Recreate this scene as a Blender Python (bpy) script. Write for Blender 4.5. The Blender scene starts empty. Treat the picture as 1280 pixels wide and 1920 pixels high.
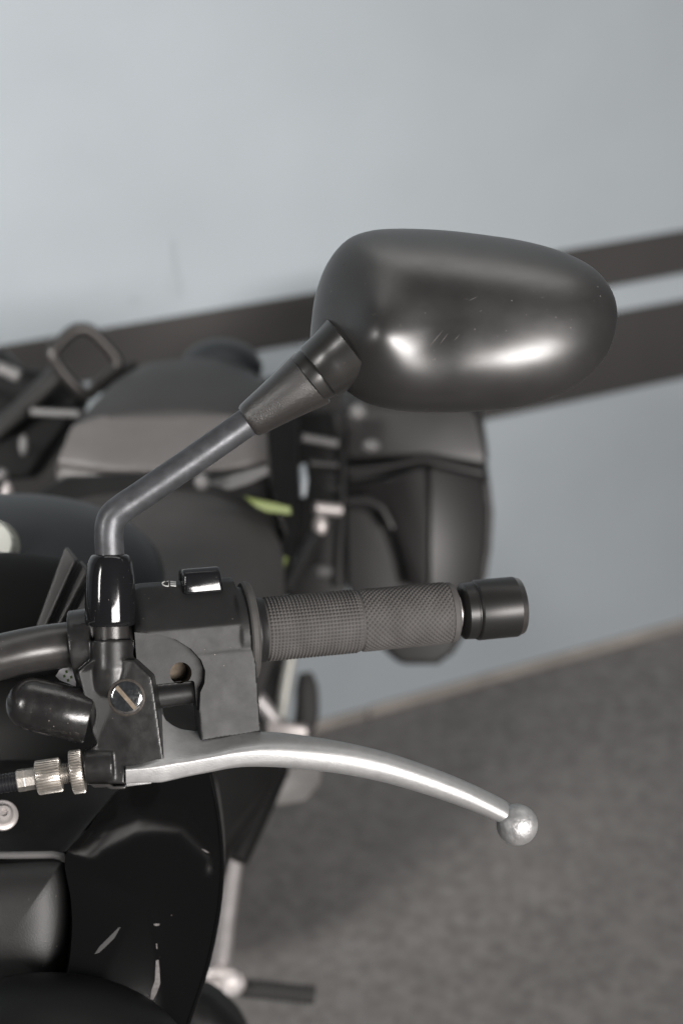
import bpy, bmesh, math, random
from mathutils import Vector, Matrix
from mathutils.bvhtree import BVHTree

random.seed(7)
scn = bpy.context.scene
col = scn.collection

# ------------------------------------------------------------------ camera
FPX, PITCH, H = 3300.0, math.radians(27), 1.53        # focal length in photo pixels, pitch, camera height
C = Vector((0, 0, H))
F = Vector((0, math.cos(PITCH), -math.sin(PITCH)))
U = Vector((0, math.sin(PITCH), math.cos(PITCH)))
R = Vector((1, 0, 0))
Z0 = 1.03                                             # distance of the handlebar grip
K = Z0 / FPX                                          # metres per photo pixel at the grip
cam_d = bpy.data.cameras.new('camera')
cam = bpy.data.objects.new('camera', cam_d); col.objects.link(cam)
cam.location = C
cam.rotation_euler = (math.pi / 2 - PITCH, 0, 0)
cam_d.sensor_fit = 'HORIZONTAL'
cam_d.lens = 35.0
cam_d.sensor_width = 35.0 * 1280 / FPX
cam_d.clip_start, cam_d.clip_end = 0.02, 60
cam_d.dof.use_dof = True
cam_d.dof.focus_distance = Z0 - 0.03
cam_d.dof.aperture_fstop = 2.9
scn.camera = cam

# ------------------------------------------------------------------ light
w = bpy.data.worlds.new('World'); scn.world = w; w.use_nodes = True
w.node_tree.nodes['Background'].inputs[0].default_value = (0.9, 0.95, 1.0, 1)
w.node_tree.nodes['Background'].inputs[1].default_value = 0.05

def area(name, loc, target, sx, sy, power, color, spread=math.pi):
    d = bpy.data.lights.new(name, 'AREA'); d.shape = 'RECTANGLE'
    d.size, d.size_y, d.energy, d.color, d.spread = sx, sy, power, color, spread
    o = bpy.data.objects.new(name, d); col.objects.link(o)
    o.location = loc
    o.rotation_euler = (Vector(target) - Vector(loc)).to_track_quat('-Z', 'Y').to_euler()
    return o
area('ceiling_lamp', (0.6, 1.75, 3.3), (0.6, 1.5, 0.0), 3.0, 0.9, 15, (1.0, 0.98, 0.95))
area('left_lamp', (-2.0, -0.4, 2.1), (-0.45, 2.15, 0.68), 0.8, 0.8, 14, (1.0, 0.97, 0.94), 0.75)
area('front_lamp', (1.85, -2.2, 1.85), (0.1, 1.0, 0.85), 2.3, 0.95, 225, (1.0, 0.96, 0.93))

vs = scn.view_settings
vs.view_transform = 'Standard'; vs.look = 'None'; vs.exposure = 0.2; vs.gamma = 1.0
vs.use_curve_mapping = False

# ------------------------------------------------------------------ helpers: pixels to places
def ray(x, y): return F + R * ((x - 640) / FPX) + U * ((960 - y) / FPX)
def at(x, y, Z=Z0): return C + ray(x, y) * Z
def onz(x, y, h): d = ray(x, y); return C + d * ((h - H) / d.z)

def cr(pts, n=8, closed=False):
    """Catmull-Rom through tuples or vectors"""
    P = [Vector(p) for p in pts]; out = []; N = len(P)
    rng = range(N) if closed else range(N - 1)
    for i in rng:
        if closed: a, b, c, d = P[(i-1) % N], P[i], P[(i+1) % N], P[(i+2) % N]
        else: a, b, c, d = P[max(i-1, 0)], P[i], P[i+1], P[min(i+2, N-1)]
        for k in range(n):
            t = k / n
            out.append(0.5 * ((2*b) + (c-a)*t + (2*a-5*b+4*c-d)*t*t + (3*b-a-3*c+d)*t*t*t))
    if not closed: out.append(P[-1])
    return out

def frame(d):
    d = d.normalized()
    u = d.cross(Vector((0, 0, 1)))
    if u.length < 1e-4: u = d.cross(Vector((0, 1, 0)))
    u.normalize(); return d, u, d.cross(u).normalized()

def loft(rings, cap=True, closed=True):
    v, f = [], []; n = len(rings[0])
    for r in rings: v += [Vector(p) for p in r]
    for i in range(len(rings) - 1):
        for j in range(n if closed else n - 1):
            k = (j + 1) % n
            f.append((i*n+j, i*n+k, (i+1)*n+k, (i+1)*n+j))
    if cap:
        f.append(tuple(range(n))[::-1]); f.append(tuple((len(rings)-1)*n + j for j in range(n)))
    return v, f

def tube(pts, rad, seg=24):
    pts = [Vector(p) for p in pts]; n = len(pts)
    if not hasattr(rad, '__len__'): rad = [rad] * n
    elif len(rad) != n:
        m = len(rad); rad = [rad[min(int(i*(m-1)/(n-1)), m-2)] * (1 - (i*(m-1)/(n-1) - min(int(i*(m-1)/(n-1)), m-2)))
                             + rad[min(int(i*(m-1)/(n-1)), m-2)+1] * (i*(m-1)/(n-1) - min(int(i*(m-1)/(n-1)), m-2)) for i in range(n)]
    d, u, w_ = frame(pts[1] - pts[0]); rings = []
    for i in range(n):
        t = (pts[min(i+1, n-1)] - pts[max(i-1, 0)]).normalized()
        u = (u - t * u.dot(t)).normalized(); w_ = t.cross(u)
        rings.append([pts[i] + (u*math.cos(a) + w_*math.sin(a)) * rad[i] for a in [2*math.pi*k/seg for k in range(seg)]])
    return loft(rings)

def lathe(A, d, prof, seg=64):
    """profile (distance along d, radius) in metres"""
    d, u, w_ = frame(d)
    return loft([[A + d*s + (u*math.cos(a) + w_*math.sin(a)) * max(r, 1e-5) for a in [2*math.pi*k/seg for k in range(seg)]] for s, r in prof])

def prism(poly, Zn, Zf, persp=False):
    fr = [at(x, y, Zn) for x, y in poly]; bk = [p + F * (Zf - Zn) for p in fr]
    return loft([fr, bk])

def slab(pts, off):
    return loft([pts, [Vector(p) + off for p in pts]])

def box(c, ax, ay, az):
    c, ax, ay, az = Vector(c), Vector(ax), Vector(ay), Vector(az)
    return loft([[c-ax-ay-az, c+ax-ay-az, c+ax+ay-az, c-ax+ay-az], [c-ax-ay+az, c+ax-ay+az, c+ax+ay+az, c-ax+ay+az]])

def ball(c, ax, ay, az, nu=32, nv=18):
    c = Vector(c); rings = []
    for i in range(nv + 1):
        p = math.pi * i / nv; r = max(math.sin(p), 1e-4)
        rings.append([c + Vector(ax)*r*math.cos(2*math.pi*j/nu) + Vector(ay)*r*math.sin(2*math.pi*j/nu) + Vector(az)*math.cos(p) for j in range(nu)])
    return loft(rings)

# ------------------------------------------------------------------ helpers: objects
WORLD = {}
def finish(o, name, parent, center, label=None):
    WORLD[o] = center
    if parent is not None:
        o.parent = parent; o.location = center - WORLD[parent]
    else: o.location = center
    if label: o['label'] = label
    return o

def obj(name, shapes, mat, parent=None, smooth=True, bevel=0, bseg=3, remesh=0, smooth_it=0, subsurf=0, label=None, auto=None, cut=None):
    """one mesh object made of the given shapes (verts, faces), its origin at its own centre"""
    if isinstance(shapes, tuple): shapes = [shapes]
    V, Fc = [], []
    for v, f in shapes:
        n = len(V); V += v; Fc += [tuple(i + n for i in q) for q in f]
    lo = Vector(min(v[i] for v in V) for i in range(3)); hi = Vector(max(v[i] for v in V) for i in range(3))
    c = (lo + hi) / 2
    me = bpy.data.meshes.new(name); me.from_pydata([v - c for v in V], [], Fc); me.update()
    bm = bmesh.new(); bm.from_mesh(me); bmesh.ops.recalc_face_normals(bm, faces=bm.faces); bm.to_mesh(me); bm.free()
    o = bpy.data.objects.new(name, me); col.objects.link(o)
    if mat: me.materials.append(mat)
    if remesh:
        m = o.modifiers.new('remesh', 'REMESH'); m.mode = 'VOXEL'; m.voxel_size = remesh; m.use_smooth_shade = True
    if smooth_it:
        m = o.modifiers.new('smooth', 'SMOOTH'); m.iterations = smooth_it; m.factor = 0.5
    if cut:
        tmp = []
        for sh in cut:
            cm = bpy.data.meshes.new('cut'); cm.from_pydata([v - c for v in sh[0]], [], sh[1])
            bm = bmesh.new(); bm.from_mesh(cm); bmesh.ops.recalc_face_normals(bm, faces=bm.faces); bm.to_mesh(cm); bm.free()
            co = bpy.data.objects.new('cut', cm); col.objects.link(co); tmp.append(co)
            m = o.modifiers.new('cut', 'BOOLEAN'); m.operation = 'DIFFERENCE'; m.object = co; m.solver = 'EXACT'
    if bevel:
        m = o.modifiers.new('bevel', 'BEVEL'); m.width = bevel; m.segments = bseg; m.limit_method = 'ANGLE'; m.angle_limit = math.radians(32)
    if subsurf:
        m = o.modifiers.new('subsurf', 'SUBSURF'); m.levels = m.render_levels = subsurf
    if o.modifiers:                                   # bake the modifiers into the mesh
        dg = bpy.context.evaluated_depsgraph_get(); dg.update()
        nm = bpy.data.meshes.new_from_object(o.evaluated_get(dg))
        o.modifiers.clear(); o.data = nm; bpy.data.meshes.remove(me); me = nm; me.name = name
        if mat and not me.materials: me.materials.append(mat)
        if cut:
            for t in tmp: bpy.data.objects.remove(t)
    me.polygons.foreach_set('use_smooth', [smooth] * len(me.polygons))
    if smooth: me.set_sharp_from_angle(angle=math.radians(auto if auto else 38))
    return finish(o, name, parent, c, label)

def bvh_of(o):
    c = WORLD[o]; me = o.data
    return BVHTree.FromPolygons([v.co + c for v in me.vertices], [p.vertices[:] for p in me.polygons])

def decal(name, polys, target, mat, parent, off=0.00025, n=3):
    """thin patch lying on a surface: outline points projected to where they fall on it"""
    t = bvh_of(target); V, Fc = [], []
    for poly in polys:
        cx = sum(p[0] for p in poly)/len(poly); cy = sum(p[1] for p in poly)/len(poly)
        rings = []
        for k in range(n + 1):
            s = 1 - k / n * 0.98; rg = []
            for x, y in poly:
                q = ray(cx + (x-cx)*s, cy + (y-cy)*s).normalized()
                h, nn, _, _ = t.ray_cast(C, q)
                if h is None: h = rg[-1] if rg else C + q; nn = -q
                if nn.dot(q) > 0: nn = -nn
                rg.append(h + nn * off)
            rings.append(rg)
        v, f = loft(rings, cap=False); b = len(V); V += v; Fc += [tuple(i + b for i in q) for q in f]
        Fc.append(tuple(b + n*len(poly) + j for j in range(len(poly))))
    return obj(name, (V, Fc), mat, parent, smooth=True)

def empty(name, loc):
    o = bpy.data.objects.new(name, None); col.objects.link(o); o.empty_display_size = 0.1
    return finish(o, name, None, Vector(loc))

# ------------------------------------------------------------------ materials
def mat(name, base, rough=0.5, metal=0.0, grain=0, gstr=0.1, gdist=0.0004, mottle=0.0, mscale=20, dust=0.0, dscale=260, dcol=(0.42, 0.38, 0.33),
        stain=0.0, scol=(0.22, 0.15, 0.09), sscale=60, rvar=0.0, spec=0.5, coat=0.0, grain2=0, g2str=0.1, aniso=0):
    m = bpy.data.materials.new(name); m.use_nodes = True
    nt = m.node_tree; N = nt.nodes; L = nt.links; b = N['Principled BSDF']
    b.inputs['Metallic'].default_value = metal; b.inputs['Roughness'].default_value = rough
    b.inputs['Specular IOR Level'].default_value = spec; b.inputs['Coat Weight'].default_value = coat; b.inputs['Coat Roughness'].default_value = rough * 1.1
    tc = N.new('ShaderNodeTexCoord').outputs['Object']
    def noise(scale, detail=4, r=0.55):
        n = N.new('ShaderNodeTexNoise'); n.inputs['Scale'].default_value = scale; n.inputs['Detail'].default_value = detail
        n.inputs['Roughness'].default_value = r; L.new(tc, n.inputs['Vector']); return n.outputs['Fac']
    def ramp(src, a, c, lo=0.0, hi=1.0):
        r = N.new('ShaderNodeMapRange'); r.inputs['From Min'].default_value = a; r.inputs['From Max'].default_value = c
        r.inputs['To Min'].default_value = lo; r.inputs['To Max'].default_value = hi; L.new(src, r.inputs['Value']); return r.outputs['Result']
    def mix(fac, c1, c2):
        x = N.new('ShaderNodeMix'); x.data_type = 'RGBA'
        if isinstance(fac, float): x.inputs[0].default_value = fac
        else: L.new(fac, x.inputs[0])
        for s, i in ((c1, 6), (c2, 7)):
            if isinstance(s, tuple): x.inputs[i].default_value = (*s[:3], 1)
            else: L.new(s, x.inputs[i])
        return x.outputs[2]
    cur = tuple(base)
    if mottle:
        cur = mix(ramp(noise(mscale), 0.3, 0.7), tuple(c*(1-mottle) for c in base), tuple(c*(1+mottle) for c in base))
    if stain:
        cur = mix(ramp(noise(sscale, 6, 0.65), 0.72 - 0.22*stain, 0.86 - 0.1*stain, 0, 0.8), cur, scol)
    if dust:
        v = N.new('ShaderNodeTexVoronoi'); v.inputs['Scale'].default_value = dscale; L.new(tc, v.inputs['Vector'])
        sp = ramp(v.outputs['Distance'], 0.05 + 0.07*dust, 0.02)
        mk = ramp(noise(dscale*0.13, 3), 0.52, 0.62)
        mm = N.new('ShaderNodeMath'); mm.operation = 'MULTIPLY'; L.new(sp, mm.inputs[0]); L.new(mk, mm.inputs[1])
        m2 = N.new('ShaderNodeMath'); m2.operation = 'MULTIPLY'; L.new(mm.outputs[0], m2.inputs[0]); m2.inputs[1].default_value = min(1, 0.5 + dust*0.5)
        cur = mix(m2.outputs[0], cur, dcol)
    if isinstance(cur, tuple): b.inputs['Base Color'].default_value = (*cur, 1)
    else: L.new(cur, b.inputs['Base Color'])
    if rvar: L.new(ramp(noise(mscale*1.7, 5), 0.3, 0.7, max(rough-rvar, 0.02), min(rough+rvar, 1)), b.inputs['Roughness'])
    if grain:
        bp = N.new('ShaderNodeBump'); bp.inputs['Strength'].default_value = gstr; bp.inputs['Distance'].default_value = gdist
        L.new(noise(grain, 2), bp.inputs['Height'])
        if grain2:
            b2 = N.new('ShaderNodeBump'); b2.inputs['Strength'].default_value = g2str; b2.inputs['Distance'].default_value = 0.002
            L.new(noise(grain2, 3), b2.inputs['Height']); L.new(b2.outputs[0], bp.inputs['Normal'])
        L.new(bp.outputs[0], b.inputs['Normal'])
    return m

M = dict(
    wall=mat('wall_paint', (0.243, 0.270, 0.290), 0.75, grain=90, gstr=0.06, gdist=0.002, mottle=0.05, mscale=3.0),
    stripe=mat('wall_stripe_paint', (0.027, 0.0252, 0.0247), 0.6, grain=120, gstr=0.05, gdist=0.002, mottle=0.08, mscale=5),
    skirt=mat('skirting_edge', (0.25, 0.225, 0.205), 0.6, mottle=0.25, mscale=9),
    dark_patch=mat('wall_dark_patch', (0.229, 0.254, 0.272), 0.75),  # slightly darker than the wall paint
    floor=mat('floor_carpet', (0.152, 0.146, 0.143), 0.9, grain=330, gstr=0.8, gdist=0.004, mottle=0.28, mscale=70, spec=0.2),
    shell=mat('mirror_satin_plastic', (0.011, 0.0101, 0.0097), 0.39, spec=1.0, coat=0.9, grain=2600, gstr=0.13, gdist=0.0003, mottle=0.25, mscale=26, rvar=0.05, dust=0.9, dscale=210, dcol=(0.22, 0.205, 0.19)),
    collar=mat('mirror_collar_plastic', (0.016, 0.015, 0.014), 0.3, spec=0.9, grain=1500, gstr=0.05, dust=0.3, dscale=300),
    boot=mat('neck_grained_rubber', (0.020, 0.018, 0.017), 0.32, spec=0.9, coat=0.5, grain=1500, gstr=0.65, gdist=0.0005, mottle=0.2, mscale=60, dust=0.5, dscale=240, dcol=(0.35, 0.27, 0.2), stain=0.25, scol=(0.08, 0.06, 0.045), sscale=70),
    stem=mat('worn_steel_stem', (0.075, 0.077, 0.083), 0.42, 0.5, grain=900, gstr=0.12, gdist=0.0004, mottle=0.25, mscale=130, rvar=0.06, dust=0.4, dscale=260, dcol=(0.3, 0.28, 0.26)),
    gloss=mat('gloss_black_sleeve', (0.008, 0.008, 0.009), 0.10, grain=300, gstr=0.05, gdist=0.0004, dust=0.6, dscale=330, dcol=(0.5, 0.46, 0.42), rvar=0.03, mscale=60),
    perch=mat('cast_black_perch', (0.012, 0.0117, 0.0117), 0.36, grain=1300, gstr=0.12, gdist=0.0004, mottle=0.25, mscale=90, rvar=0.08, dust=0.7, dscale=300, stain=0.35, scol=(0.05, 0.04, 0.03), sscale=85),
    housing=mat('switch_housing_plastic', (0.012, 0.0118, 0.012), 0.5, spec=0.33, grain=1500, gstr=0.15, gdist=0.0003, mottle=0.15, mscale=70, rvar=0.03, dust=0.6, dscale=280, stain=0.3, scol=(0.045, 0.037, 0.03), sscale=75),
    rust=mat('rusty_ring', (0.042, 0.035, 0.029), 0.6, 0.4, grain=900, gstr=0.5, mottle=0.45, mscale=400),
    dirt=mat('dusty_hole_bottom', (0.17, 0.135, 0.10), 0.85, grain=900, gstr=0.4, mottle=0.3, mscale=300),
    chrome=mat('chrome_screw', (0.62, 0.62, 0.62), 0.12, 1.0, grain=500, gstr=0.08, mottle=0.3, mscale=350, rvar=0.06),
    zinc=mat('zinc_adjuster', (0.50, 0.47, 0.43), 0.34, 0.85, grain=900, gstr=0.15, mottle=0.18, mscale=300, stain=0.3, scol=(0.35, 0.29, 0.22), sscale=220),
    alu=mat('brushed_aluminium', (0.43, 0.43, 0.43), 0.48, 0.7, grain=1300, gstr=0.28, gdist=0.0004, mottle=0.07, mscale=180, rvar=0.05, dust=0.6, dscale=700, dcol=(0.9, 0.9, 0.88)),
    cast=mat('cast_ball_aluminium', (0.46, 0.46, 0.46), 0.45, 0.7, grain=420, gstr=0.35, gdist=0.0012, mottle=0.14, mscale=140, rvar=0.1),
    bar=mat('handlebar_satin_steel', (0.040, 0.038, 0.037), 0.30, 0.35, grain=1600, gstr=0.15, mottle=0.2, mscale=80, dust=0.4, dscale=250, stain=0.3, scol=(0.09, 0.07, 0.05), sscale=70),
    rubber=mat('grip_rubber', (0.072, 0.068, 0.066), 0.72, grain=1500, gstr=0.2, mottle=0.2, mscale=60, spec=0.35),
    flange=mat('flange_rubber', (0.05, 0.048, 0.046), 0.7, grain=1200, gstr=0.2, mottle=0.15, mscale=120, dust=0.6, dscale=300),
    weight=mat('anodised_bar_weight', (0.016, 0.0152, 0.0148), 0.38, 0.2, grain=2200, gstr=0.12, gdist=0.0002),
    edge=mat('bare_chamfer', (0.30, 0.285, 0.28), 0.3, 1.0),
    cap=mat('cap_rubber', (0.014, 0.0133, 0.0133), 0.24, spec=0.7, grain=420, gstr=0.12, gdist=0.0006, mottle=0.25, mscale=90, dust=0.9, dscale=300, stain=0.35, scol=(0.08, 0.06, 0.04), sscale=90, rvar=0.08),
    cable=mat('cable_sheath', (0.012, 0.012, 0.014), 0.3, grain=600, gstr=0.1),
    white=mat('white_print', (0.75, 0.75, 0.73), 0.6),
    tag=mat('tag_paper', (0.72, 0.71, 0.74), 0.7),
    ink=mat('tag_green_ink', (0.10, 0.16, 0.05), 0.7),
    fin=mat('grey_fin_plastic', (0.085, 0.083, 0.083), 0.55, grain=900, gstr=0.15),
    tank=mat('tank_blue_black', (0.005, 0.0062, 0.0075), 0.45, spec=0.4, grain=900, gstr=0.06),
    cream=mat('pale_cap', (0.50, 0.51, 0.47), 0.55),
    seat=mat('seat_vinyl', (0.034, 0.0318, 0.0312), 0.6, spec=0.4, grain=700, gstr=0.5, gdist=0.0008, mottle=0.1, mscale=30),
    pillion=mat('pillion_vinyl', (0.018, 0.0174, 0.0174), 0.55, spec=0.4, grain=700, gstr=0.5, gdist=0.0008, mottle=0.1, mscale=30),
    panel=mat('seat_glare_vinyl', (0.068, 0.0635, 0.0625), 0.5, grain=700, gstr=0.4, gdist=0.0008, mottle=0.12, mscale=25),  # paler vinyl: glare on the pillion's front face put into the colour
    void=mat('dull_black', (0.004, 0.004, 0.004), 0.8, spec=0.2),
    plast=mat('black_plastic', (0.005, 0.0049, 0.0049), 0.5, spec=0.25, grain=900, gstr=0.15, mottle=0.15, mscale=40),
    plast2=mat('grey_black_plastic', (0.0085, 0.0083, 0.0083), 0.5, grain=1200, gstr=0.3, gdist=0.0004, mottle=0.12, mscale=60, dust=0.25, dscale=180),
    pann=mat('pannier_plastic', (0.011, 0.0103, 0.0103), 0.42, spec=0.4, grain=700, gstr=0.12, mottle=0.1, mscale=20),
    pann_d=mat('pannier_recess_plastic', (0.007, 0.0068, 0.0068), 0.6, grain=700, gstr=0.3),
    fair=mat('gloss_black_fairing', (0.0035, 0.0034, 0.0034), 0.09, grain=120, gstr=0.02, gdist=0.0006, dust=0.22, dscale=150, dcol=(0.16, 0.15, 0.14)),
    scuff=mat('paint_scuff', (0.12, 0.112, 0.112), 0.75, grain=900, gstr=0.4, mottle=0.4, mscale=500),
    green=mat('green_trim', (0.11, 0.14, 0.035), 0.5),
    steel=mat('grey_steel', (0.42, 0.40, 0.40), 0.4, 0.7, grain=500, gstr=0.1, mottle=0.15, mscale=60),
    pale=mat('pale_alloy', (0.40, 0.37, 0.36), 0.42, 0.5, mottle=0.12, mscale=60),
    tyre=mat('tyre_rubber', (0.018, 0.017, 0.017), 0.8, grain=300, gstr=0.4),
    glass=mat('mirror_glass', (0.8, 0.82, 0.83), 0.02, 1.0),
)

# ------------------------------------------------------------------ the setting: floor and wall
WA = onz(600, 1362, 0); WB = onz(1280, 1172, 0)
wd = (WB - WA).normalized(); wn = Vector((-wd.y, wd.x, 0))          # wall direction and normal pointing away
if wn.y < 0: wn = -wn
def wp(s, z, o=0.0): return WA + wd * s + Vector((0, 0, z)) - wn * o
def wpx(x, y, o=0.0):
    d = ray(x, y); t = (WA - C - wn*o).dot(wn) / d.dot(wn); return C + d*t
fl = obj('floor', slab([Vector((-4, -4, 0)), Vector((5, -4, 0)), Vector((5, 6, 0)), Vector((-4, 6, 0))], Vector((0, 0, -0.1))), M['floor'], smooth=False)
fl['kind'] = 'structure'
wall = obj('wall', slab([wp(-3.5, 0.001), wp(4, 0.001), wp(4, 2.9), wp(-3.5, 2.9)], wn * 0.15), M['wall'], smooth=False)
wall['kind'] = 'structure'
def band(name, z0, z1, th, m, s0=-3.45, s1=3.95):
    return obj(name, slab([wp(s0, z0, th), wp(s1, z0, th), wp(s1, z1, th), wp(s0, z1, th)], wn * (th - 0.0005)), m, wall, bevel=0.0006, bseg=1)
def wz(*pts): return sum(wpx(x, y).z for x, y in pts) / len(pts)
band('stripe', wz((500, 655), (1280, 508)), wz((500, 568), (1280, 425)), 0.004, M['stripe'])
band('stripe', wz((930, 783), (1280, 705)), wz((500, 702), (1280, 565)), 0.004, M['stripe'])
sk = [-3.4, -0.28, -0.16, 0.02, 0.045, 0.19, 0.2, 3.9]
for a, b in ((-3.4, -0.06), (-0.055, 0.075), (0.08, 1.1), (1.104, 3.9)):
    band('skirting_strip', 0.0, 0.011 + 0.002*random.random(), 0.010, M['skirt'], a, b)
def patch(name, pts, m, th=0.0012):
    P = cr([wpx(x, y, th) for x, y in pts], 5, True)
    return obj(name, slab(P, wn * (th - 0.0003)), m, wall)

patch('dark_patch', [(318, 452), (322, 452), (330, 500), (338, 535), (336, 552), (318, 552), (308, 530), (312, 490)], M['dark_patch'])
patch('dark_patch', [(238, 558), (252, 556), (254, 566), (240, 567)], M['dark_patch'])

# ------------------------------------------------------------------ the motorcycle
bike = empty('motorcycle', (-0.22, 1.2, 0))
bike['label'] = 'black motorcycle with grey grip, silver clutch lever and black oval mirror'
bike['category'] = 'motorcycle'

# --- grip axis
G0 = at(500, 1180, Z0); G1 = at(862, 1147, Z0 + 0.027)
ga = (G1 - G0).normalized()
gw = (-F - ga * (-F).dot(ga)).normalized()             # towards the front of the bike (camera side)
gv = ga.cross(gw).normalized()
if gv.dot(U) > 0: gv = -gv                             # downwards in the picture
def S(x):                                              # distance along the grip axis at a photo column
    lo, hi = -0.6, 0.6
    for _ in range(50):
        m = (lo + hi) / 2; p = G0 + ga*m - C
        if 640 + FPX * p.dot(R) / p.dot(F) < x: lo = m
        else: hi = m
    return lo
def loc(x, v, w_): return G0 + ga*S(x) + gv*(v*K) - gw*(w_*K)

# --- handlebar
hb = cr([at(-420, 1300, Z0 - 0.10), at(-220, 1286, Z0 - 0.075), at(-60, 1247, Z0 - 0.045), at(60, 1219, Z0 - 0.025), at(150, 1207, Z0 - 0.019), at(260, 1200, Z0 - 0.0165)], 8) + [loc(420, 0, 0), loc(855, 0, 0)]
handlebar = obj('handlebar', tube(hb, [42*K]*50 + [36*K]*3, 32), M['bar'], bike)

# --- grip
grip = obj('grip', lathe(G0, ga, [(S(470), 50*K), (S(492), 55.5*K), (S(842), 55.5*K), (S(845), 40*K)]), M['rubber'], bike, label='grey rubber grip, half waffle and half diamond pattern')
def sleeve(name, x0, x1, r0, amp, kind, taper0=0, taper1=0):
    s0, s1 = S(x0), S(x1); na = 54; seg = na * 6; pitch = 2*math.pi*r0/na
    rows = int((s1 - s0) / pitch * 6); d, u, w_ = frame(ga); rings = []
    for i in range(rows + 1):
        s = s0 + (s1 - s0) * i / rows; e = min(1, (i+0.01) / 5, (rows - i + 0.01) / 5); rg = []
        for j in range(seg):
            a = 2*math.pi*j/seg
            if kind == 'square':
                c1, c2 = math.cos(a*na), math.cos(2*math.pi*(s - s0)/pitch)
            else:
                q = 2*math.pi*(s - s0)/(2*math.pi*r0/40)*0.92; c1, c2 = math.cos(a*36 + q), math.cos(a*36 - q)
            h = max(0, min(1, 0.55 + 1.0*c1)) * max(0, min(1, 0.55 + 1.0*c2))
            r = r0 + amp*h*e - 0.0006*(1-e)
            rg.append(G0 + ga*s + (u*math.cos(a) + w_*math.sin(a))*r)
        rings.append(rg)
    o = obj(name, loft(rings), M['rubber'], grip, auto=80); return o
sleeve('waffle_sleeve', 494, 671, 57.2*K, 0.0011, 'square')
sleeve('knurled_sleeve', 671, 840, 57.0*K, 0.0009, 'diamond')
obj('end_ring', lathe(G0, ga, [(S(837), 54*K), (S(838), 58*K), (S(845), 58.3*K), (S(849), 56*K), (S(852), 50*K), (S(852.5), 30*K)]), M['rubber'], grip)
obj('flange_disc', lathe(G0, ga, [(S(455), 60*K), (S(457), 90*K), (S(460), 93*K), (S(468), 93*K), (S(473), 89*K), (S(476), 62*K)], 72), M['flange'], grip)
obj('flange_collar', lathe(G0, ga, [(S(474), 66*K), (S(480), 66*K), (S(484), 62*K), (S(493), 60*K), (S(494), 50*K)], 72), M['housing'], grip)

# --- bar end weight
bw = obj('bar_end_weight', lathe(G0, ga, [(S(861), 20*K), (S(862), 42*K), (S(865), 50*K), (S(868), 54*K), (S(884), 55*K), (S(886), 53*K), (S(888), 53*K), (S(890), 57*K), (S(893), 58.5*K),
        (S(963), 58.5*K)], 96), M['weight'], bike, label='black cylindrical bar end weight')
obj('chamfer', lathe(G0, ga, [(S(963.01), 58.5*K), (S(974), 54*K), (S(974.2), 10*K)], 96), M['edge'], bw)
obj('neck', lathe(G0, ga, [(S(846), 30*K), (S(848), 36*K), (S(852), 36*K), (S(853), 30*K), (S(863), 30*K)], 64), M['bar'], bw)
obj('spacer_ring', lathe(G0, ga, [(S(852.8), 33*K), (S(853.2), 40*K), (S(856), 40*K), (S(856.5), 33*K)], 64), M['steel'], bw)

# --- switch housing
def sec(x, prof): return [loc(x, v, w_) for v, w_ in prof]
prof = [(-104, 40), (-106, 2), (-98, -22), (-28, -80), (-20, -84), (62, -80), (78, -62), (84, 30), (50, 80), (-40, 84), (-90, 70)]
def sc(p, k, dv=0): return [(v*k+dv, w_*k) for v, w_ in p]
main = loft([sec(247, sc(prof, 0.86)), sec(258, sc(prof, 0.97)), sec(268, prof), sec(444, sc(prof, 0.97))])
ring = lathe(G0, ga, [(S(420), 60*K), (S(440), 84*K), (S(457), 84*K), (S(458), 60*K)], 64)
low = loft([[loc(350, v, w_) for v, w_ in ((30, -30), (30, -81), (186, -82), (186, -12))], [loc(462, v, w_) for v, w_ in ((30, -30), (30, -80), (182, -74), (182, -12))]])
pivot = tube([loc(262, 104, -28), loc(365, 100, -28)], 22*K, 32)
cut1 = loft([[loc(x, v, w_) for x, v in ((236, -22), (288, -14), (318, -2), (345, 18), (362, 40), (368, 60), (365, 82), (356, 98), (352, 130), (236, 130))] for w_ in (-58, -150)])
cut2 = tube([loc(326, 62, 20), loc(326, 62, -120)], 20*K, 28)
sh = obj('switch_housing', [main, ring, low, pivot], M['housing'], bike, remesh=0.0008, smooth_it=6, cut=[cut1, cut2], bevel=0, auto=50)
obj('screw_recess', lathe(loc(326, 62, 8), gw, [(0, 0.0005), (0, 19.5*K), (5*K, 19*K), (7*K, 8*K), (7*K, 0)], 32), M['dirt'], sh)
bt = loft([[loc(x, v, w_) for x, v in ((346, -126), (416, -126), (420, -80), (343, -80))] for w_ in (18, -30)] +
          [[loc(x, v, w_) for x, v in ((348, -116), (414, -116), (418, -78), (345, -78))] for w_ in (-44,)])
obj('flash_button', bt, M['gloss'], sh, bevel=0.0018, bseg=4)
sy = 1095
dpts = [(316, sy-5), (309, sy-4.5), (304, sy-1), (305, sy+2), (310, sy+4.5), (316, sy+5), (316, sy-5)]
quads = []
for (x0, y0), (x1, y1) in zip(dpts, dpts[1:]):
    l_ = math.hypot(x1-x0, y1-y0); nx, ny = -(y1-y0)/l_*1.1, (x1-x0)/l_*1.1
    quads.append([(x0+nx, y0+ny), (x1+nx, y1+ny), (x1-nx, y1-ny), (x0-nx, y0-ny)])
for k in range(3): quads.append([(319.5, sy-5+k*3.6), (330, sy-4+k*3.6), (330, sy-1.4+k*3.6), (319.5, sy-2.4+k*3.6)])
sym = decal('lamp_symbol', quads, sh, M['white'], sh, n=1)
sym['kind'] = 'stuff'

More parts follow.
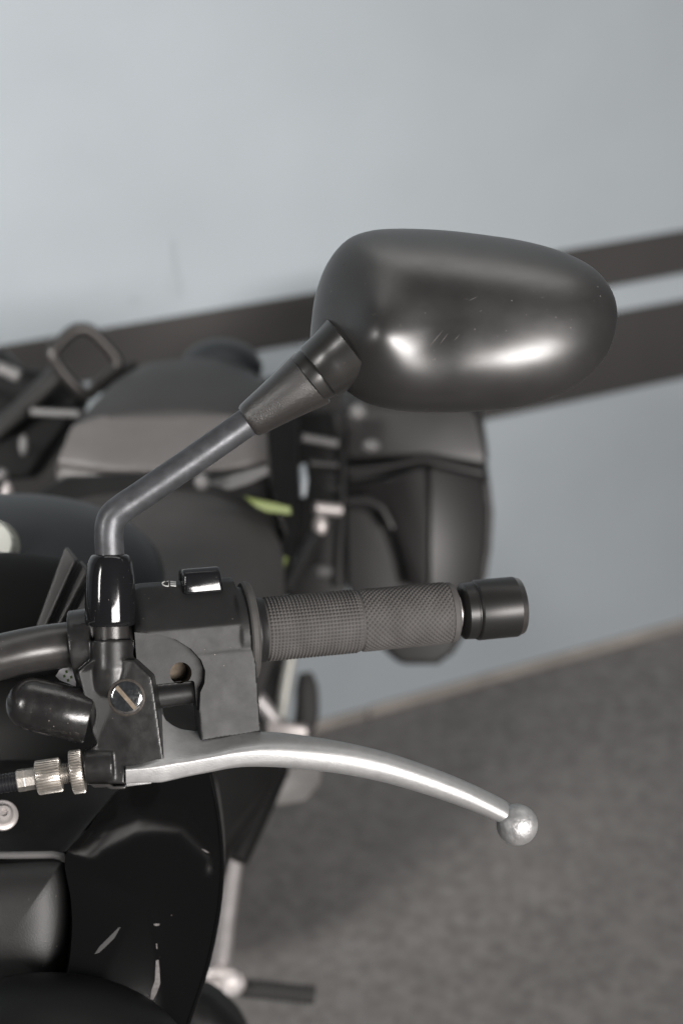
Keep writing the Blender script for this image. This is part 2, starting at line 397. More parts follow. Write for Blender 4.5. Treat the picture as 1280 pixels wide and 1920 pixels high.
# --- lever perch
pn, pf = Z0 - 0.050, Z0 - 0.020
body = prism([(141, 1262), (170, 1238), (250, 1238), (284, 1270), (291, 1310), (308, 1430), (236, 1442), (234, 1472), (205, 1470), (166, 1468), (159, 1412), (180, 1396), (170, 1375), (155, 1312)], pn, pf)
body = ([p + F * (max(0, 195 - (640 + FPX*(p-C).dot(R)/(p-C).dot(F))) * 0.00013) if i < 14 else p for i, p in enumerate(body[0])], body[1])
boss = tube([at(210, 1200, Z0 - 0.038), at(211, 1250, Z0 - 0.039), at(212, 1275, Z0 - 0.037), at(212, 1300, Z0 - 0.031)], [37.5*K, 38*K, 43*K, 50*K], 40)
clamp = tube([at(137, 1216, Z0 - 0.019), at(178, 1210, Z0 - 0.0185)], 70*K, 48)
bridge = prism([(139, 1170), (176, 1165), (246, 1215), (246, 1290), (150, 1290), (140, 1262)], Z0 - 0.036, Z0 - 0.012)
cboss = tube([at(161, 1438, Z0 - 0.043), at(215, 1434, Z0 - 0.043)], 33*K, 36)
perch = obj('lever_perch', [body, boss, clamp, bridge, cboss], M['perch'], bike, remesh=0.0007, smooth_it=10, auto=60)
t = bvh_of(perch)
def hit(x, y):
    h, n, _, _ = t.ray_cast(C, ray(x, y).normalized()); return h, n
h, n = hit(237, 1308); n = (n - F * 2).normalized()
sl = (at(256, 1329, Z0) - at(220, 1288, Z0)).normalized()
ps = obj('pivot_screw', lathe(h - n*0.001, n, [(0, 29*K), (0.0018, 29*K), (0.0024, 26*K), (0.0026, 24*K), (0.0026, 0)], 48), M['chrome'], perch)
sl = (sl - n*sl.dot(n)).normalized(); sn = n.cross(sl)
obj('screw_slot', box(h + n*0.00165, sl*26*K, sn*3.6*K, n*0.0004), M['dirt'], ps, smooth=False)
obj('rust_washer', lathe(h - n*0.0016, n, [(0, 33*K), (0.0018, 33.5*K), (0.0022, 31*K), (0.0022, 29.2*K), (0, 29.2*K)], 48), M['rust'], perch)
ridge = [hit(x, y) for x, y in cr([(158, 1300, 0), (180, 1360, 0), (200, 1400, 0), (207, 1430, 0), (210, 1462, 0)], 5) for x, y in [(x, y)]] if False else []
obj('retaining_clip', prism([(166, 1470), (205, 1470), (212, 1475), (235, 1474), (235, 1480), (208, 1481), (200, 1477), (176, 1478)], Z0 - 0.05, Z0 - 0.03), M['bar'], perch, bevel=0.0005)
stn = obj('mirror_stud', tube([at(209, 1165, Z0 - 0.036), at(210, 1206, Z0 - 0.036)], 31*K, 36), M['bar'], perch)
obj('rust_ring', lathe(at(210, 1204, Z0 - 0.036), (at(210, 1196, Z0-0.036) - at(210, 1204, Z0-0.036)), [(-2*K, 30*K), (-2*K, 38*K), (1*K, 38.5*K), (3*K, 36*K), (3*K, 30*K)], 48), M['rust'], perch)

# --- mirror
MZ = Z0 - 0.030
out = [(583, 650), (584, 600), (593, 545), (614, 492), (648, 451), (690, 433), (745, 428), (830, 431), (910, 440), (985, 452), (1055, 472), (1112, 502), (1146, 543), (1157, 585),
       (1152, 628), (1134, 670), (1098, 709), (1048, 739), (980, 761), (895, 771), (800, 773), (730, 767), (680, 752), (640, 725), (605, 690)]
O = cr([(x, y, 0) for x, y in out], 8, True)
cc = Vector((905, 596, 0)); rings = []
def dome(x, y, t):
    base = 0.036 * (1 - t**2.7)**0.75
    g = lambda cx, cy, sx, sy_: math.exp(-((x-cx)/sx)**2 - ((y-cy)/sy_)**2)
    e = 1 - t**6
    return base + e * (0.0095*g(705, 612, 62, 78) - 0.002*g(803, 650, 55, 120))
TS = [1 - (k/40)**1.7 for k in range(40)] + [0.004]
rim_back = [at(cc.x + (p.x-cc.x)*0.985, cc.y + (p.y-cc.y)*0.985, MZ + 0.010 + (600-p.y)*K*0.19) for p in O]
rim_in = [at(cc.x + (p.x-cc.x)*0.95, cc.y + (p.y-cc.y)*0.94, MZ + 0.010 + (600-p.y)*K*0.19) for p in O]
rings = [[at(cc.x + (p.x-cc.x)*0.95, cc.y + (p.y-cc.y)*0.94, MZ + 0.006 + (600-p.y)*K*0.19) for p in O], rim_in, rim_back, [at(p.x, p.y, MZ + 0.001 + (600-p.y)*K*0.19) for p in O]]
for t_ in TS:
    rings.append([at(cc.x + (p.x-cc.x)*t_, cc.y + (p.y-cc.y)*t_, MZ + (600 - cc.y - (p.y-cc.y)*t_)*K*0.19 - dome(cc.x + (p.x-cc.x)*t_, cc.y + (p.y-cc.y)*t_, t_)) for p in O])
mirror = obj('mirror', loft(rings), M['shell'], bike, auto=50, label='black satin mirror housing on a bent steel stem')
obj('mirror_glass', slab([at(cc.x + (p.x-cc.x)*0.945, cc.y + (p.y-cc.y)*0.935, MZ + 0.0062 + (600-p.y)*K*0.19) for p in O], F*0.002), M['glass'], mirror, smooth=False)
msc = mat('faint_scratch', (0.085, 0.08, 0.077), 0.5)
for x, y, dx, dy, w_ in ((800, 655, 32, -38, 1.0), (822, 648, 20, -26, 0.8), (850, 640, 12, -14, 0.8), (875, 565, 22, -10, 0.8), (738, 510, -8, 12, 1.0), (782, 496, 6, 10, 1.1), (866, 505, 5, 5, 1.2), (940, 640, 60, -12, 0.6), (640, 500, 10, -8, 0.9), (1020, 556, -8, 3, 0.8)) + tuple((random.uniform(640, 1090), random.uniform(480, 700), random.uniform(-14, 14), random.uniform(-10, 10), random.uniform(0.4, 0.8)) for _ in range(16)):
    decal('scratch', [[(x, y), (x + dx*0.5 - w_, y + dy*0.5 - w_*0.6), (x + dx, y + dy), (x + dx*0.5 + w_, y + dy*0.5 + w_*0.6)]], mirror, msc, mirror, 0.0001, 1)
# neck: boot, collar
n0, n1 = at(470, 787, Z0 - 0.032), at(588, 706, MZ - 0.004)
nd = (n1 - n0).normalized(); nl = (n1 - n0).length
obj('neck_boot', lathe(n0, nd, [(0.004, 26*K), (-0.001, 27*K), (-0.0018, 30*K), (-0.0005, 33*K), (0.002, 34.5*K), (nl*0.5, 44*K), (nl*0.93, 55*K), (nl*0.985, 55*K), (nl, 52*K), (nl, 30*K)], 72), M['boot'], mirror)
c0 = n1 + nd*0.0
nd2 = (nd + R*0.10 + U*0.16).normalized()
obj('neck_ball', lathe(c0 - nd*0.004 - F*0.004, nd2, [(0, 40*K), (0.001, 50*K), (0.006, 52*K), (0.010, 51*K), (0.012, 30*K)], 64), M['collar'], mirror)
obj('neck_collar', lathe(c0 + nd*0.0035 - F*0.0062, nd2, [(0, 40*K), (0.0, 54*K), (0.0008, 56*K), (0.010, 58*K), (0.016, 62*K), (0.022, 66*K), (0.024, 30*K)], 72), M['collar'], mirror)
st = cr([at(206, 1100, Z0 - 0.036), at(206, 1045, Z0 - 0.037), at(204, 1000, Z0 - 0.038), at(210, 971, Z0 - 0.038), at(232, 951, Z0 - 0.038), at(262, 931, Z0 - 0.037), at(360, 864, Z0 - 0.035), at(480, 780, Z0 - 0.032)], 8)
obj('mirror_stem', tube(st, 26.5*K, 36), M['stem'], mirror)
sA = at(207, 1172, Z0 - 0.036); sd = at(206, 1040, Z0 - 0.037) - sA; slen = sd.length
obj('stem_sleeve', lathe(sA, sd, [(0.003, 30*K), (0.0005, 40*K), (0.0, 43*K), (0.0008, 45*K), (0.003, 46*K), (slen*0.35, 46*K), (slen*0.7, 43.5*K), (slen*0.88, 40*K), (slen*0.95, 37*K), (slen*0.985, 34*K), (slen, 31*K), (slen, 27*K), (slen*0.97, 25*K)], 64), M['gloss'], mirror)

# --- clutch lever
LV = [  # x, top edge, ridge, bottom edge, roundness
    (236, 1420, 1443, 1470, .08), (262, 1400, 1441, 1469, .10), (298, 1342, 1437, 1469, .10), (312, 1354, 1434, 1467, .12), (330, 1366, 1430, 1463, .14), (352, 1372, 1427, 1458, .16), (400, 1375, 1417, 1449, .2), (450, 1373, 1406, 1440, .3),
    (500, 1372, 1400, 1437, .36), (560, 1377, 1402, 1438, .42), (640, 1390, 1410, 1447, .46), (720, 1409, 1426, 1463, .48), (800, 1436, 1452, 1486, .48), (870, 1464, 1480, 1510, .48), (920, 1487, 1505, 1531, .49), (950, 1503, 1522, 1546, .49), (966, 1520, 1537, 1558, .49)]
rings = []
dense = cr([(a[0], a[1], a[2]) for a in LV], 5); dense2 = cr([(a[3], a[4], 0) for a in LV], 5)
for p, q in zip(dense, dense2):
    x, T_, Rg = p; B_, rn = q.x, min(q.y, 0.49); ex = max(0, min(1, (x-420)/150)); T_ -= 8*ex + 8*(1-ex)*(x > 290); B_ += 9*ex; dz = (x - 480) * K * 0.17
    th = 0.026 if x < 400 else 0.026 - 0.011 * min(1, (x - 400) / 250)
    Zr = Z0 - 0.0435 + dz
    c4 = [at(x, T_, Zr + th), at(x, Rg, Zr), at(x, B_, Zr + 0.004), at(x, B_ - (B_-T_)*0.15, Zr + th + 0.004)]
    rg = []
    for i in range(4):
        a, b_, c_ = c4[i-1], c4[i], c4[(i+1) % 4]
        s_, e_ = b_ + (a - b_)*rn, b_ + (c_ - b_)*rn
        for k in range(7):
            u_ = k/6; rg.append(s_*(1-u_)**2 + b_*2*u_*(1-u_) + e_*u_*u_)
    rings.append(rg)
zb = Z0 - 0.0435 + (966-480)*K*0.17 + 0.008
lever = obj('clutch_lever', loft(rings), M['alu'], bike, auto=60, label='silver aluminium clutch lever with ball end')
obj('lever_ball', ball(at(969, 1547, zb), R*38.5*K, U*38.5*K, F*34*K, 48, 28), M['cast'], lever)
obj('lever_heel', prism([(236, 1464), (284, 1461), (284, 1470), (236, 1476)], Z0 - 0.043, Z0 - 0.030), M['alu'], lever, bevel=0.0006)

# --- cable adjuster
cA = at(159, 1445, Z0 - 0.043); cd_ = (at(0, 1470, Z0 - 0.047) - cA).normalized()
def cs(x): return (159 - x) * K * 0.955
def knurl(x0, x1, r, n, d=0.0008, ch=0.0008):
    u0, u, w_ = frame(cd_); rings = []; seg = n * 6; s0, s1 = cs(x0), cs(x1)
    for s, k in ((s0, 0), (s0 + ch*0.3, 0.6), (s0 + ch, 1), (s1 - ch, 1), (s1 - ch*0.3, 0.6), (s1, 0)):
        rings.append([cA + cd_*s + (u*math.cos(a) + w_*math.sin(a)) * (r - d*1.4 + k*(d*0.4 + d * min(1, max(0, 0.5 + 1.1*math.cos(a*n))))) for a in [2*math.pi*j/seg for j in range(seg)]])
    return loft(rings)
adj = obj('cable_adjuster', knurl(115, 68, 31*K, 34), M['zinc'], bike, auto=40, label='ribbed silver cable adjuster')
obj('lock_nut', knurl(157, 133, 39.5*K, 44), M['zinc'], adj, auto=40)
th = []
for i in range(26): th.append((cs(136 - i*0.9), (16 if i % 4 < 2 else 18.5)*K))
obj('thread', lathe(cA, cd_, th, 32), M['zinc'], adj)
obj('ferrule', lathe(cA, cd_, [(cs(72), 20*K), (cs(48), 20*K), (cs(47), 20.5*K), (cs(34), 20.5*K), (cs(32), 19*K), (cs(32), 10*K)], 8), M['zinc'], adj, auto=20)
cb = [(cs(36), 17.5*K)]
for i in range(16): cb += [(cs(33 - i*6), 17.5*K), (cs(30 - i*6), 17.5*K), (cs(29 - i*6), 16.3*K), (cs(27.6 - i*6), 16.3*K)]
obj('clutch_cable', lathe(cA, cd_, cb, 32), M['cable'], bike)

# --- rubber cap beside the perch
k0, k1 = at(168, 1346, Z0 - 0.036), at(50, 1318, Z0 - 0.040)
kd = (k1 - k0).normalized(); kl = (k1 - k0).length
pr = [(0, 30*K), (0, 47*K), (0.001, 49*K), (kl*0.85, 48.5*K), (kl*0.86, 47.8*K), (kl*0.88, 47.8*K)]
for i in range(1, 12):
    a = i/11*math.pi/2; pr.append((kl*0.9 + math.sin(a)*48*K, math.cos(a)*48*K))
obj('rubber_cap', lathe(k0, kd, pr, 56), M['cap'], bike, label='black rubber cap with rounded end')
tg = obj('paper_tag', prism([(104, 1268), (112, 1256), (124, 1251), (142, 1252), (142, 1288), (128, 1282), (112, 1276)], Z0 - 0.012, Z0 - 0.0115), M['tag'], bike, smooth=False)
obj('tag_print', [prism([(122+dx, 1258+dy), (126+dx, 1257+dy), (127+dx, 1262+dy), (123+dx, 1263+dy)], Z0 - 0.0124, Z0 - 0.0121) for dx, dy in ((0, 0), (9, 10), (-4, 8), (3, 16))], M['ink'], tg, smooth=False)

# ------------------------------------------------------------------ fairing at the front
def patchdome(outline, cx, cy, Zf_, bulge, p=2.2, q=0.6, n=18, back=0.03, sub=6):
    Oo = cr([(x, y, 0) for x, y in outline], sub, True); rings = [[at(v.x, v.y, Zf_(v.x, v.y)) + F*back for v in Oo]]
    for k in range(n + 1):
        t_ = max(1 - (k/n)**1.5, 0.004); rings.append([])
        for v in Oo:
            x, y = cx + (v.x-cx)*t_, cy + (v.y-cy)*t_
            rings[-1].append(at(x, y, Zf_(x, y) - bulge*(1 - t_**p)**q))
    return loft(rings)
fz = lambda x, y: 1.055 + (1640 - y) * 0.00008 + (x - 120) * 0.00014
fo = [(122, 1608), (160, 1560), (215, 1490), (260, 1440), (330, 1410), (384, 1430), (398, 1490), (409, 1565), (412, 1640), (403, 1725), (382, 1820), (347, 1925), (320, 2010), (220, 2040), (110, 2010), (118, 1900), (134, 1770), (133, 1690)]
fair = obj('fairing', patchdome(fo, 270, 1690, fz, 0.006, 2.0, 1.0, 24, 0.05), M['fair'], bike, auto=50, label='scuffed gloss black fairing')
edge_pts = cr([(386, 1430, 0), (399, 1490, 0), (410, 1565, 0), (413, 1640, 0), (404, 1725, 0), (383, 1820, 0), (348, 1925, 0), (320, 2010, 0)], 6)
obj('edge_lip', tube([at(p.x + 2, p.y, fz(p.x, p.y) + 0.004) for p in edge_pts], 6*K, 12), M['fair'], fair)
decal('scuff', [[(292, 1802), (297, 1800), (299, 1822), (300, 1845), (294, 1862), (287, 1876), (281, 1874), (284, 1856), (290, 1840), (291, 1820)]], fair, M['scuff'], fair)
decal('scuff', [[(177, 1790), (186, 1776), (205, 1757), (222, 1740), (226, 1739), (214, 1760), (200, 1774), (186, 1787)]], fair, mat('paint_scratch', (0.022, 0.021, 0.021), 0.6), fair)
for pl in ([(287, 1734), (292, 1732), (299, 1733), (298, 1736), (291, 1737)], [(376, 1592), (384, 1594), (392, 1600), (386, 1599)], [(292, 1770), (294, 1770), (295, 1780), (293, 1780)]):
    decal('scuff', [pl], fair, M['scuff'], fair)
# instrument cowl and headlight surround, matt
obj('instrument_cowl', slab([at(-90, 1440, 1.16), at(240, 1440, 1.16), at(216, 1487, 1.13), at(123, 1606, 1.085), at(96, 1601, 1.083), at(-90, 1598, 1.08)], F*0.04), M['plast2'], bike, bevel=0.003)
obj('cowl_edge', tube([at(-90, 1604, 1.075), at(30, 1604, 1.075), at(100, 1603, 1.075), at(116, 1607, 1.075), at(122, 1614, 1.076)], 7.5*K, 16), M['fin'], bike)
hs = obj('headlight_surround', patchdome([(-120, 1622), (0, 1618), (100, 1614), (120, 1622), (130, 1660), (135, 1710), (133, 1770), (123, 1850), (110, 1920), (-120, 1930)], 10, 1770, lambda x, y: 1.075, 0.022, 3.0, 0.6, 14), M['plast2'], bike, auto=60)
obj('green_pinstripe', tube([at(137, 1795, 1.068), at(133, 1820, 1.066), at(127, 1850, 1.066)], 2.2*K, 8), M['green'], bike)
obj('front_mudguard', ball(at(90, 2010, 1.03), R*0.085, (U*0.9+F*0.4)*0.057, (F*0.9-U*0.4)*0.07, 48, 28), M['plast'], bike)
bl = at(6, 1527, 1.07); bd = (-F*0.8 + R*0.25 + U*0.4).normalized()
bo = obj('cowl_bolt', lathe(bl - bd*0.004, bd, [(0, 9*K), (0, 30*K), (0.002, 30*K), (0.0028, 27*K), (0.003, 20*K), (0.006, 19*K), (0.008, 13*K), (0.008, 8*K), (0.006, 7*K), (0.006, 0)], 36), M['pale'], bike)
# dark lower bodywork behind the fairing
obj('side_cowl', slab([at(300, 1400, 1.34), at(548, 1395, 1.42), at(526, 1450, 1.42), at(486, 1530, 1.40), at(432, 1600, 1.38), at(410, 1690, 1.36), at(396, 1780, 1.34), at(360, 1860, 1.33), at(300, 1960, 1.32)], F*0.06), M['plast'], bike, bevel=0.012, bseg=4)
obj('lower_cowl', patchdome([(300, 1840), (380, 1858), (420, 1885), (455, 1930), (470, 2010), (300, 2010)], 380, 1950, lambda x, y: 1.42, 0.03), M['plast'], bike)
obj('heel_plate', slab([at(508, 1440, 1.72), at(606, 1430, 1.74), at(600, 1470, 1.74), at(572, 1503, 1.73), at(520, 1512, 1.72), at(500, 1490, 1.71)], F*0.006), mat('heel_plate_grey', (0.10, 0.096, 0.093), 0.5), bike, bevel=0.002)
obj('plate_bolt', ball(at(522, 1460, 1.70), R*0.0065, U*0.0065, F*0.004, 20, 12), M['pale'], bike)
obj('frame_tube', tube([at(520, 1440, 1.66), at(480, 1530, 1.62), at(442, 1610, 1.6)], 0.012, 16), M['plast'], bike)

# --- gear lever
gl = obj('gear_lever', tube([at(447, 1562, 1.66), at(428, 1700, 1.68), at(412, 1838, 1.70)], [0.0075, 0.008, 0.009], 20), M['steel'], bike, label='grey gear lever with black rubber peg')
obj('linkage_rod', tube([at(424, 1612, 1.70), at(408, 1720, 1.71), at(392, 1838, 1.72)], 0.006, 16), M['steel'], gl)
obj('toe_arm', prism([(384, 1822), (405, 1812), (436, 1818), (456, 1832), (461, 1848), (454, 1864), (430, 1872), (402, 1866), (378, 1858)], 1.675, 1.700), M['pale'], gl, bevel=0.004)
obj('arm_bolt', ball(at(402, 1848, 1.672), R*0.007, U*0.007, F*0.006, 24, 14), M['pale'], gl)
obj('eyelet', lathe(at(434, 1846, 1.676), -F, [(0, 0.007), (0.0, 0.0105), (0.003, 0.0095), (0.003, 0.006), (0, 0.006)], 24), M['steel'], gl)
pgA = at(452, 1853, 1.695); pgd = at(590, 1867, 1.70) - pgA; pgl = pgd.length
pp = [(0, 0.006), (0, 0.0085)]
for i in range(12):
    s = 0.002 + (pgl - 0.004) * i / 12; pp += [(s, 0.0092), (s + 0.003, 0.0092), (s + 0.0038, 0.0080), (s + 0.0048, 0.0080)]
obj('toe_peg', lathe(pgA, pgd, pp + [(pgl, 0.0085), (pgl, 0.001)], 24), M['tyre'], gl)

obj('headstock_shroud', ball(at(60, 1400, 1.32), R*0.14, U*0.075, F*0.07, 40, 24), M['plast'], bike)

# ------------------------------------------------------------------ tank, seats and tail
tank = obj('fuel_tank', ball(at(5, 1092, 1.33), R*0.122, Vector((0, 0.11, 0)), Vector((0, 0, 0.052)), 56, 32), M['tank'], bike, label='dark fuel tank with pale round cap')
obj('tank_cap', lathe(at(-18, 1020, 1.262), Vector((0.05, -0.75, 0.66)), [(-0.01, 0.02), (-0.01, 0.0165), (0, 0.0165), (0.0015, 0.015), (0.0018, 0)], 40), M['cream'], tank)
obj('dash_shroud', ball(at(-20, 1150, 1.2), R*0.105, U*0.042, F*0.06, 40, 24), M['void'], bike)
for k, poly in enumerate((((122, 1026), (141, 1050), (140, 1056), (84, 1180), (66, 1180)), ((148, 1052), (163, 1070), (161, 1082), (108, 1180), (92, 1180)), ((160, 1100), (172, 1118), (138, 1180), (118, 1180)))):
    z = 1.105 + k*0.004
    fn = obj('cooling_fin', prism(poly, z, z + 0.012), M['fin'], bike, bevel=0.0008)
    inner = [(poly[1][0]-5, poly[1][1]+4), (poly[1][0]-1, poly[1][1]+4), (poly[-2][0]+0, 1179), (poly[-2][0]-5, 1179)]
    obj('fin_rib', prism(inner, z - 0.0025, z + 0.002), M['fin'], fn, bevel=0.0006)

def cushion(curves, name, m, n=6, bottom=0.05, **kw):
    """lofted cushion through world curves from front to rear, each a list of points left to right"""
    cs_ = [cr(c, n) for c in curves]; k = len(cs_[0])
    rows = [[c[j] for c in cs_] for j in range(k)]; rows = [cr(r, n) for r in rows]
    top = [p for r in rows for p in r]; nr = len(rows[0]); V = top[:]; Fc = []
    for i in range(k - 1):
        for j in range(nr - 1): Fc.append((i*nr+j, i*nr+j+1, (i+1)*nr+j+1, (i+1)*nr+j))
    b = len(V)
    bord = [j for j in range(nr)] + [i*nr + nr-1 for i in range(1, k)] + [(k-1)*nr + j for j in range(nr-2, -1, -1)] + [i*nr for i in range(k-2, 0, -1)]
    V += [V[i] - Vector((0, 0, bottom)) for i in bord]; L_ = len(bord)
    for j in range(L_): Fc.append((bord[j], bord[(j+1) % L_], b + (j+1) % L_, b + j))
    Fc.append(tuple(b + j for j in range(L_)))
    return obj(name, (V, Fc), m, bike, auto=70, **kw)
def row(pts, h): return [onz(x, y, h + dh) for x, y, dh in pts]
cushion([row([(60, 1230, -.03), (150, 1230, 0), (300, 1230, .004), (420, 1230, 0), (480, 1230, -.03)], .775),
         row([(42, 1080, -.03), (130, 1080, 0), (300, 1080, .004), (450, 1080, 0), (528, 1090, -.03)], .780),
         row([(45, 970, -.03), (120, 960, 0), (280, 960, .004), (440, 985, 0), (528, 1030, -.03)], .787),
         row([(60, 935, -.03), (150, 915, -.008), (270, 908, -.004), (410, 930, -.008), (505, 985, -.03)], .792),
         row([(95, 915, -.04), (180, 900, -.03), (270, 895, -.028), (380, 908, -.03), (470, 945, -.04)], .792)], 'rider_seat', M['seat'], label='dark grey rider seat')
pil = cushion([row([(130, 812, -.008), (210, 796, 0), (320, 792, .0), (420, 792, 0), (508, 798, -.008)], .818),
         row([(150, 785, -.010), (220, 768, 0), (330, 762, .002), (420, 764, 0), (503, 778, -.010)], .829),
         row([(205, 725, -.012), (250, 708, 0), (340, 698, .004), (420, 700, 0), (492, 722, -.012)], .832),
         row([(240, 700, -.03), (280, 680, -.008), (345, 672, -.004), (410, 672, -.008), (470, 692, -.03)], .834)], 'pillion_seat', M['pillion'], label='raised black pillion seat with pale grey front panel')
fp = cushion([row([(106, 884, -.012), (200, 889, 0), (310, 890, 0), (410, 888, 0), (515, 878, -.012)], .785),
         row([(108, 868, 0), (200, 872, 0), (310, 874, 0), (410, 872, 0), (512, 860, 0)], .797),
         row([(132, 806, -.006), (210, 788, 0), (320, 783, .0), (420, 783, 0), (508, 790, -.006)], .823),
         row([(140, 796, -.008), (215, 774, 0), (325, 769, .0), (420, 770, 0), (506, 781, -.008)], .8265)], 'glare_front_face', M['panel'], bottom=0.012)  # separate paler piece carrying the painted glare of the seat front
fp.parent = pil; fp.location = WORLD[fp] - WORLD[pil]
obj('tail_cowl', ball(at(415, 690, 1.93), R*0.045, U*0.032, F*0.05, 36, 20), M['tank'], bike)
obj('seat_bracket', slab([at(385, 905, 1.62), at(470, 880, 1.63), at(500, 872, 1.63), at(505, 888, 1.63), at(470, 905, 1.62), at(430, 918, 1.61)], F*0.01), M['fin'], bike, bevel=0.002)
obj('seat_latch', ball(at(378, 903, 1.60), R*0.007, U*0.008, F*0.006, 20, 12), M['fin'], bike)
obj('tail_panel', slab([at(495, 770, 1.70), at(560, 772, 1.74), at(556, 960, 1.72), at(552, 1030, 1.69), at(520, 1110, 1.64), at(470, 1190, 1.6), at(440, 1190, 1.6), at(500, 1050, 1.66), at(530, 1000, 1.67), at(505, 900, 1.67)], F*0.03), M['plast'], bike, bevel=0.006)
obj('under_seat_cowl', slab([at(120, 892, 1.66), at(540, 880, 1.70), at(555, 1000, 1.70), at(520, 1200, 1.66), at(420, 1420, 1.6), at(60, 1420, 1.6), at(20, 950, 1.6)], F*0.04), M['plast'], bike, bevel=0.006)
obj('green_trim', slab([at(456, 930, 1.645), at(500, 940, 1.65), at(544, 950, 1.65), at(546, 965, 1.65), at(500, 960, 1.65), at(480, 950, 1.645)], F*0.006), M['green'], bike, bevel=0.001)
obj('green_trim', slab([at(532, 1042, 1.635), at(540, 1046, 1.635), at(512, 1118, 1.615), at(500, 1118, 1.615)], F*0.006), M['green'], bike, bevel=0.001)

# --- luggage frame on the near side
lf = obj('luggage_frame', slab([at(622, 770, 1.86), at(652, 768, 1.86), at(650, 900, 1.85), at(642, 1100, 1.84), at(618, 1100, 1.84), at(630, 930, 1.85)], F*0.02), M['plast'], bike, bevel=0.004)
obj('frame_backing', slab([at(545, 770, 1.95), at(650, 768, 1.95), at(650, 1140, 1.93), at(540, 1140, 1.93), at(556, 950, 1.94)], F*0.02), M['plast'], lf, bevel=0.004)
obj('reflector', slab([at(560, 872, 1.80), at(572, 868, 1.80), at(577, 900, 1.80), at(573, 932, 1.80), at(563, 934, 1.80)], F*0.008), mat('pale_blue_grey', (0.2, 0.225, 0.245), 0.35), lf, bevel=0.002)
for (a, b, c_, d_, r_, m_) in ((566, 820, 632, 832, .0045, 'fin'), (590, 952, 638, 957, .0062, 'pale'), (592, 1070, 616, 1072, .006, 'fin'), (580, 868, 632, 872, .004, 'plast2'), (606, 915, 632, 916, .004, 'plast2')):
    obj('cross_rod', tube([at(a, b, 1.82), at(c_, d_, 1.83)], r_, 16), M[m_], lf)
obj('frame_strut', tube([at(606, 985, 1.80), at(575, 1035, 1.77), at(535, 1110, 1.74)], 0.008, 16), M['plast2'], lf)
obj('strut_bolt', ball(at(600, 985, 1.785), R*0.0075, U*0.011, F*0.006, 24, 14), M['pale'], lf)
obj('frame_knob', ball(at(672, 772, 1.80), R*0.009, U*0.009, F*0.009, 24, 14), M['fin'], lf)
obj('frame_knob', ball(at(696, 836, 1.82), R*0.010, U*0.007, F*0.009, 24, 14), M['fin'], lf)

# --- passenger footrest hanger
fh = obj('footrest_hanger', tube([at(553, 1200, 1.92), at(540, 1260, 1.92), at(524, 1362, 1.92)], 0.0065, 20), mat('pale_grey_alloy', (0.26, 0.26, 0.24), 0.45, 0.3), bike, label='pale alloy footrest hanger')
obj('hanger_arm', tube([at(474, 1302, 1.90), at(500, 1330, 1.90), at(522, 1360, 1.90)], [0.009, 0.008, 0.008], 20), M['steel'], fh)
obj('hanger_foot', prism([(500, 1352), (530, 1356), (572, 1362), (578, 1372), (574, 1384), (500, 1384)], 1.885, 1.91), M['pale'], fh, bevel=0.003)
obj('hanger_bolt', ball(at(462, 1358, 1.87), R*0.005, U*0.005, F*0.004, 20, 12), M['steel'], fh)
obj('footrest_rubber', tube(cr([at(572, 1262, 1.945), at(575, 1290, 1.945), at(575, 1340, 1.945), at(565, 1378, 1.945)], 4), [0.007, 0.0125, 0.0135, 0.012], 24), M['tyre'], fh)
obj('rear_cowl', slab([at(440, 1230, 1.98), at(525, 1180, 2.0), at(545, 1240, 2.0), at(515, 1380, 1.98), at(440, 1420, 1.95)], F*0.03), M['plast'], bike, bevel=0.006)

# --- far side: grab loop and rack
lp = cr([(150, 617, 0), (172, 622, 0), (205, 655, 0), (222, 682, 0), (212, 700, 0), (186, 720, 0), (168, 738, 0), (150, 732, 0), (118, 698, 0), (101, 668, 0), (106, 650, 0), (132, 624, 0)], 6, True)
lpp = [at(p.x, p.y, 1.86 + (p.x-100)*0.0002) for p in lp]; lpp.append(lpp[0].copy()); 
rk = obj('luggage_rack', slab([at(-60, 640, 1.93), at(4, 655, 1.93), at(40, 690, 1.92), at(110, 690, 1.91), at(165, 735, 1.9), at(140, 790, 1.88), at(60, 900, 1.82), at(-60, 900, 1.8)], F*0.05), M['plast'], bike, bevel=0.01)
obj('grab_loop', tube(lpp, 0.007, 16), mat('loop_steel', (0.03, 0.028, 0.027), 0.32, 0.6), rk)
obj('rack_arm', tube([at(170, 736, 1.9), at(215, 712, 1.92), at(252, 686, 1.94)], 0.006, 16), M['plast'], rk)
obj('rack_arm', tube([at(-40, 840, 1.84), at(40, 770, 1.86), at(110, 700, 1.88)], 0.012, 16), M['plast2'], rk)
obj('rack_arm', tube([at(60, 772, 1.83), at(150, 776, 1.82)], 0.004, 12), M['fin'], rk)
obj('rack_bolt', ball(at(45, 835, 1.80), R*0.005, U*0.011, F*0.005, 20, 12), M['fin'], rk)
obj('rack_bolt', ball(at(14, 932, 1.55), R*0.0055, U*0.014, F*0.006, 20, 12), M['pale'], rk)
obj('rack_bolt', ball(at(4, 890, 1.6), R*0.006, U*0.006, F*0.006, 20, 12), M['fin'], rk)
obj('rack_bar', tube([at(-60, 690, 1.88), at(0, 690, 1.88), at(36, 705, 1.88)], 0.007, 12), M['fin'], rk)

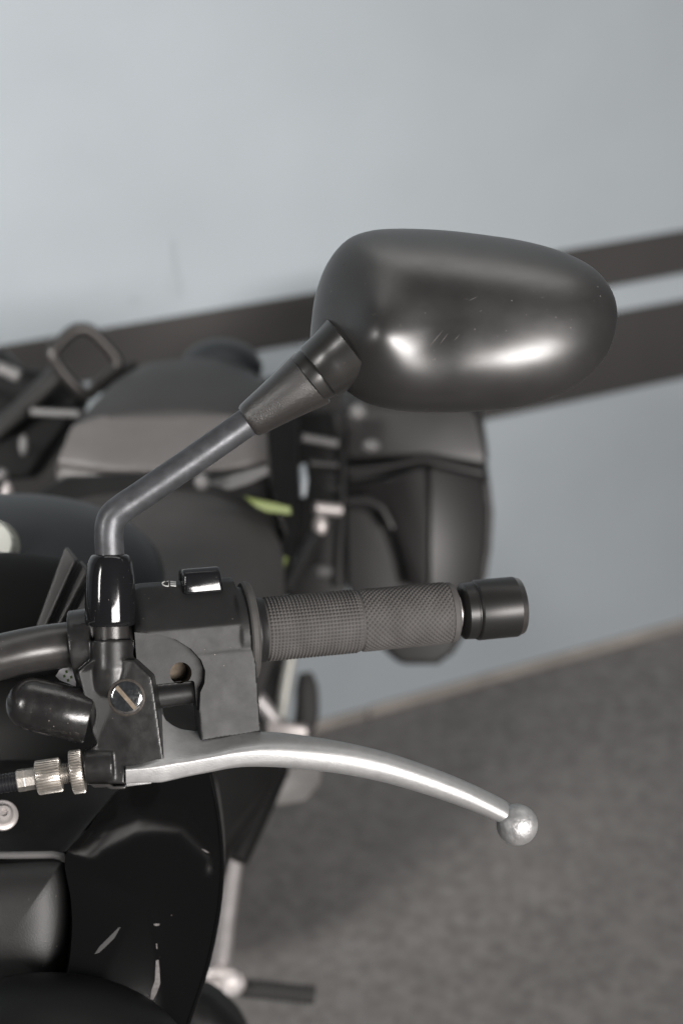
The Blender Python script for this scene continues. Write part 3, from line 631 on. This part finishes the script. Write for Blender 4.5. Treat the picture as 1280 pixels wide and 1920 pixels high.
# --- wheels (carry the bike; hidden below the bodywork)
for cx_, cy_, rr, ww in ((-0.27, 0.46, 0.30, 0.055), (-0.215, 1.86, 0.30, 0.055)):
    A = Vector((cx_, cy_, rr)); X = Vector((1, 0, 0))
    wh = obj('wheel', lathe(A, X, [(-0.03, 0.02), (-0.03, 0.19), (-0.035, 0.215), (0.035, 0.215), (0.03, 0.19), (0.03, 0.02)], 48), M['plast'], bike)
    obj('tyre', lathe(A, X, [(-0.035, 0.205), (-ww, 0.235), (-ww, 0.262), (-0.03, 0.292), (0, rr), (0.03, 0.292), (ww, 0.262), (ww, 0.235), (0.035, 0.205)], 64), M['tyre'], wh)

# ------------------------------------------------------------------ pannier case
pn_ = empty('pannier_case', at(770, 1258, 2.0))
pn_['label'] = 'black hard pannier case hanging beside the tail behind the grip'
pn_['category'] = 'pannier'
PZ = 1.93; back = (F*0.75 + U*0.32 + R*0.05).normalized() * 0.27
back = Vector((0.0, 0.25, 0.02))
shell_o = [(644, 872), (800, 864), (908, 884), (922, 930), (924, 985), (914, 1085), (884, 1180), (852, 1234), (822, 1256), (748, 1256), (716, 1226), (652, 1110), (640, 1000)]
def bow(x, y): return PZ - 0.02*math.exp(-((x-800)/40)**2) * (1 if y > 870 else 0)
obj('case_body', slab([at(x, y, PZ) for x, y in shell_o], back), M['pann_d'], pn_, bevel=0.012, bseg=4)
obj('case_lid', slab([at(x, y, PZ - 0.008) for x, y in [(640, 760), (880, 756), (900, 780), (914, 840), (918, 880), (800, 860), (642, 868)]], back * 1.05), M['pann'], pn_, bevel=0.008, bseg=4)
obj('lid_rim', tube([at(636, 884, PZ - 0.010), at(720, 876, PZ - 0.012), at(796, 862, PZ - 0.014), at(810, 866, PZ - 0.014), at(905, 888, PZ - 0.008)], 0.0045, 12), M['pann'], pn_)
lz = lambda x: PZ - 0.010 - (x - 646) / 154 * 0.022
rz = lambda x: PZ - 0.032 + (x - 806) / 100 * 0.024
def plate(name, pts, zf, m, th=0.03):
    P = [at(p.x, p.y, zf(p.x)) for p in cr([(x, y, 0) for x, y in pts], 1, True)]
    return obj(name, slab(P, F*th), m, pn_, bevel=0.0035, auto=25)
plate('case_panel', [(646, 908), (720, 896), (799, 874), (803, 960), (802, 1100), (765, 1100), (758, 1062), (744, 1016), (726, 978), (708, 956), (688, 945), (646, 944)], lz, M['pann'])
plate('case_panel', [(806, 874), (904, 896), (912, 930), (914, 975), (906, 1075), (890, 1110), (806, 1104)], rz, M['pann'])
obj('case_edge', tube([at(912, 905, PZ - .004), at(918, 960, PZ - .004), at(914, 1030, PZ - .004), at(905, 1085, PZ - .004)], 0.004, 12), M['pann'], pn_)
obj('case_recess', slab([at(x, y, PZ - 0.004) for x, y in [(648, 950), (690, 955), (716, 985), (738, 1040), (752, 1100), (745, 1180), (716, 1200), (650, 1100)]], F*0.01), M['pann_d'], pn_, bevel=0.003)
obj('case_ledge', tube([at(648, 940, PZ - .026), at(690, 938, PZ - .027), at(716, 952, PZ - .027), at(735, 990, PZ - .024)], 0.006, 12), M['pann'], pn_)
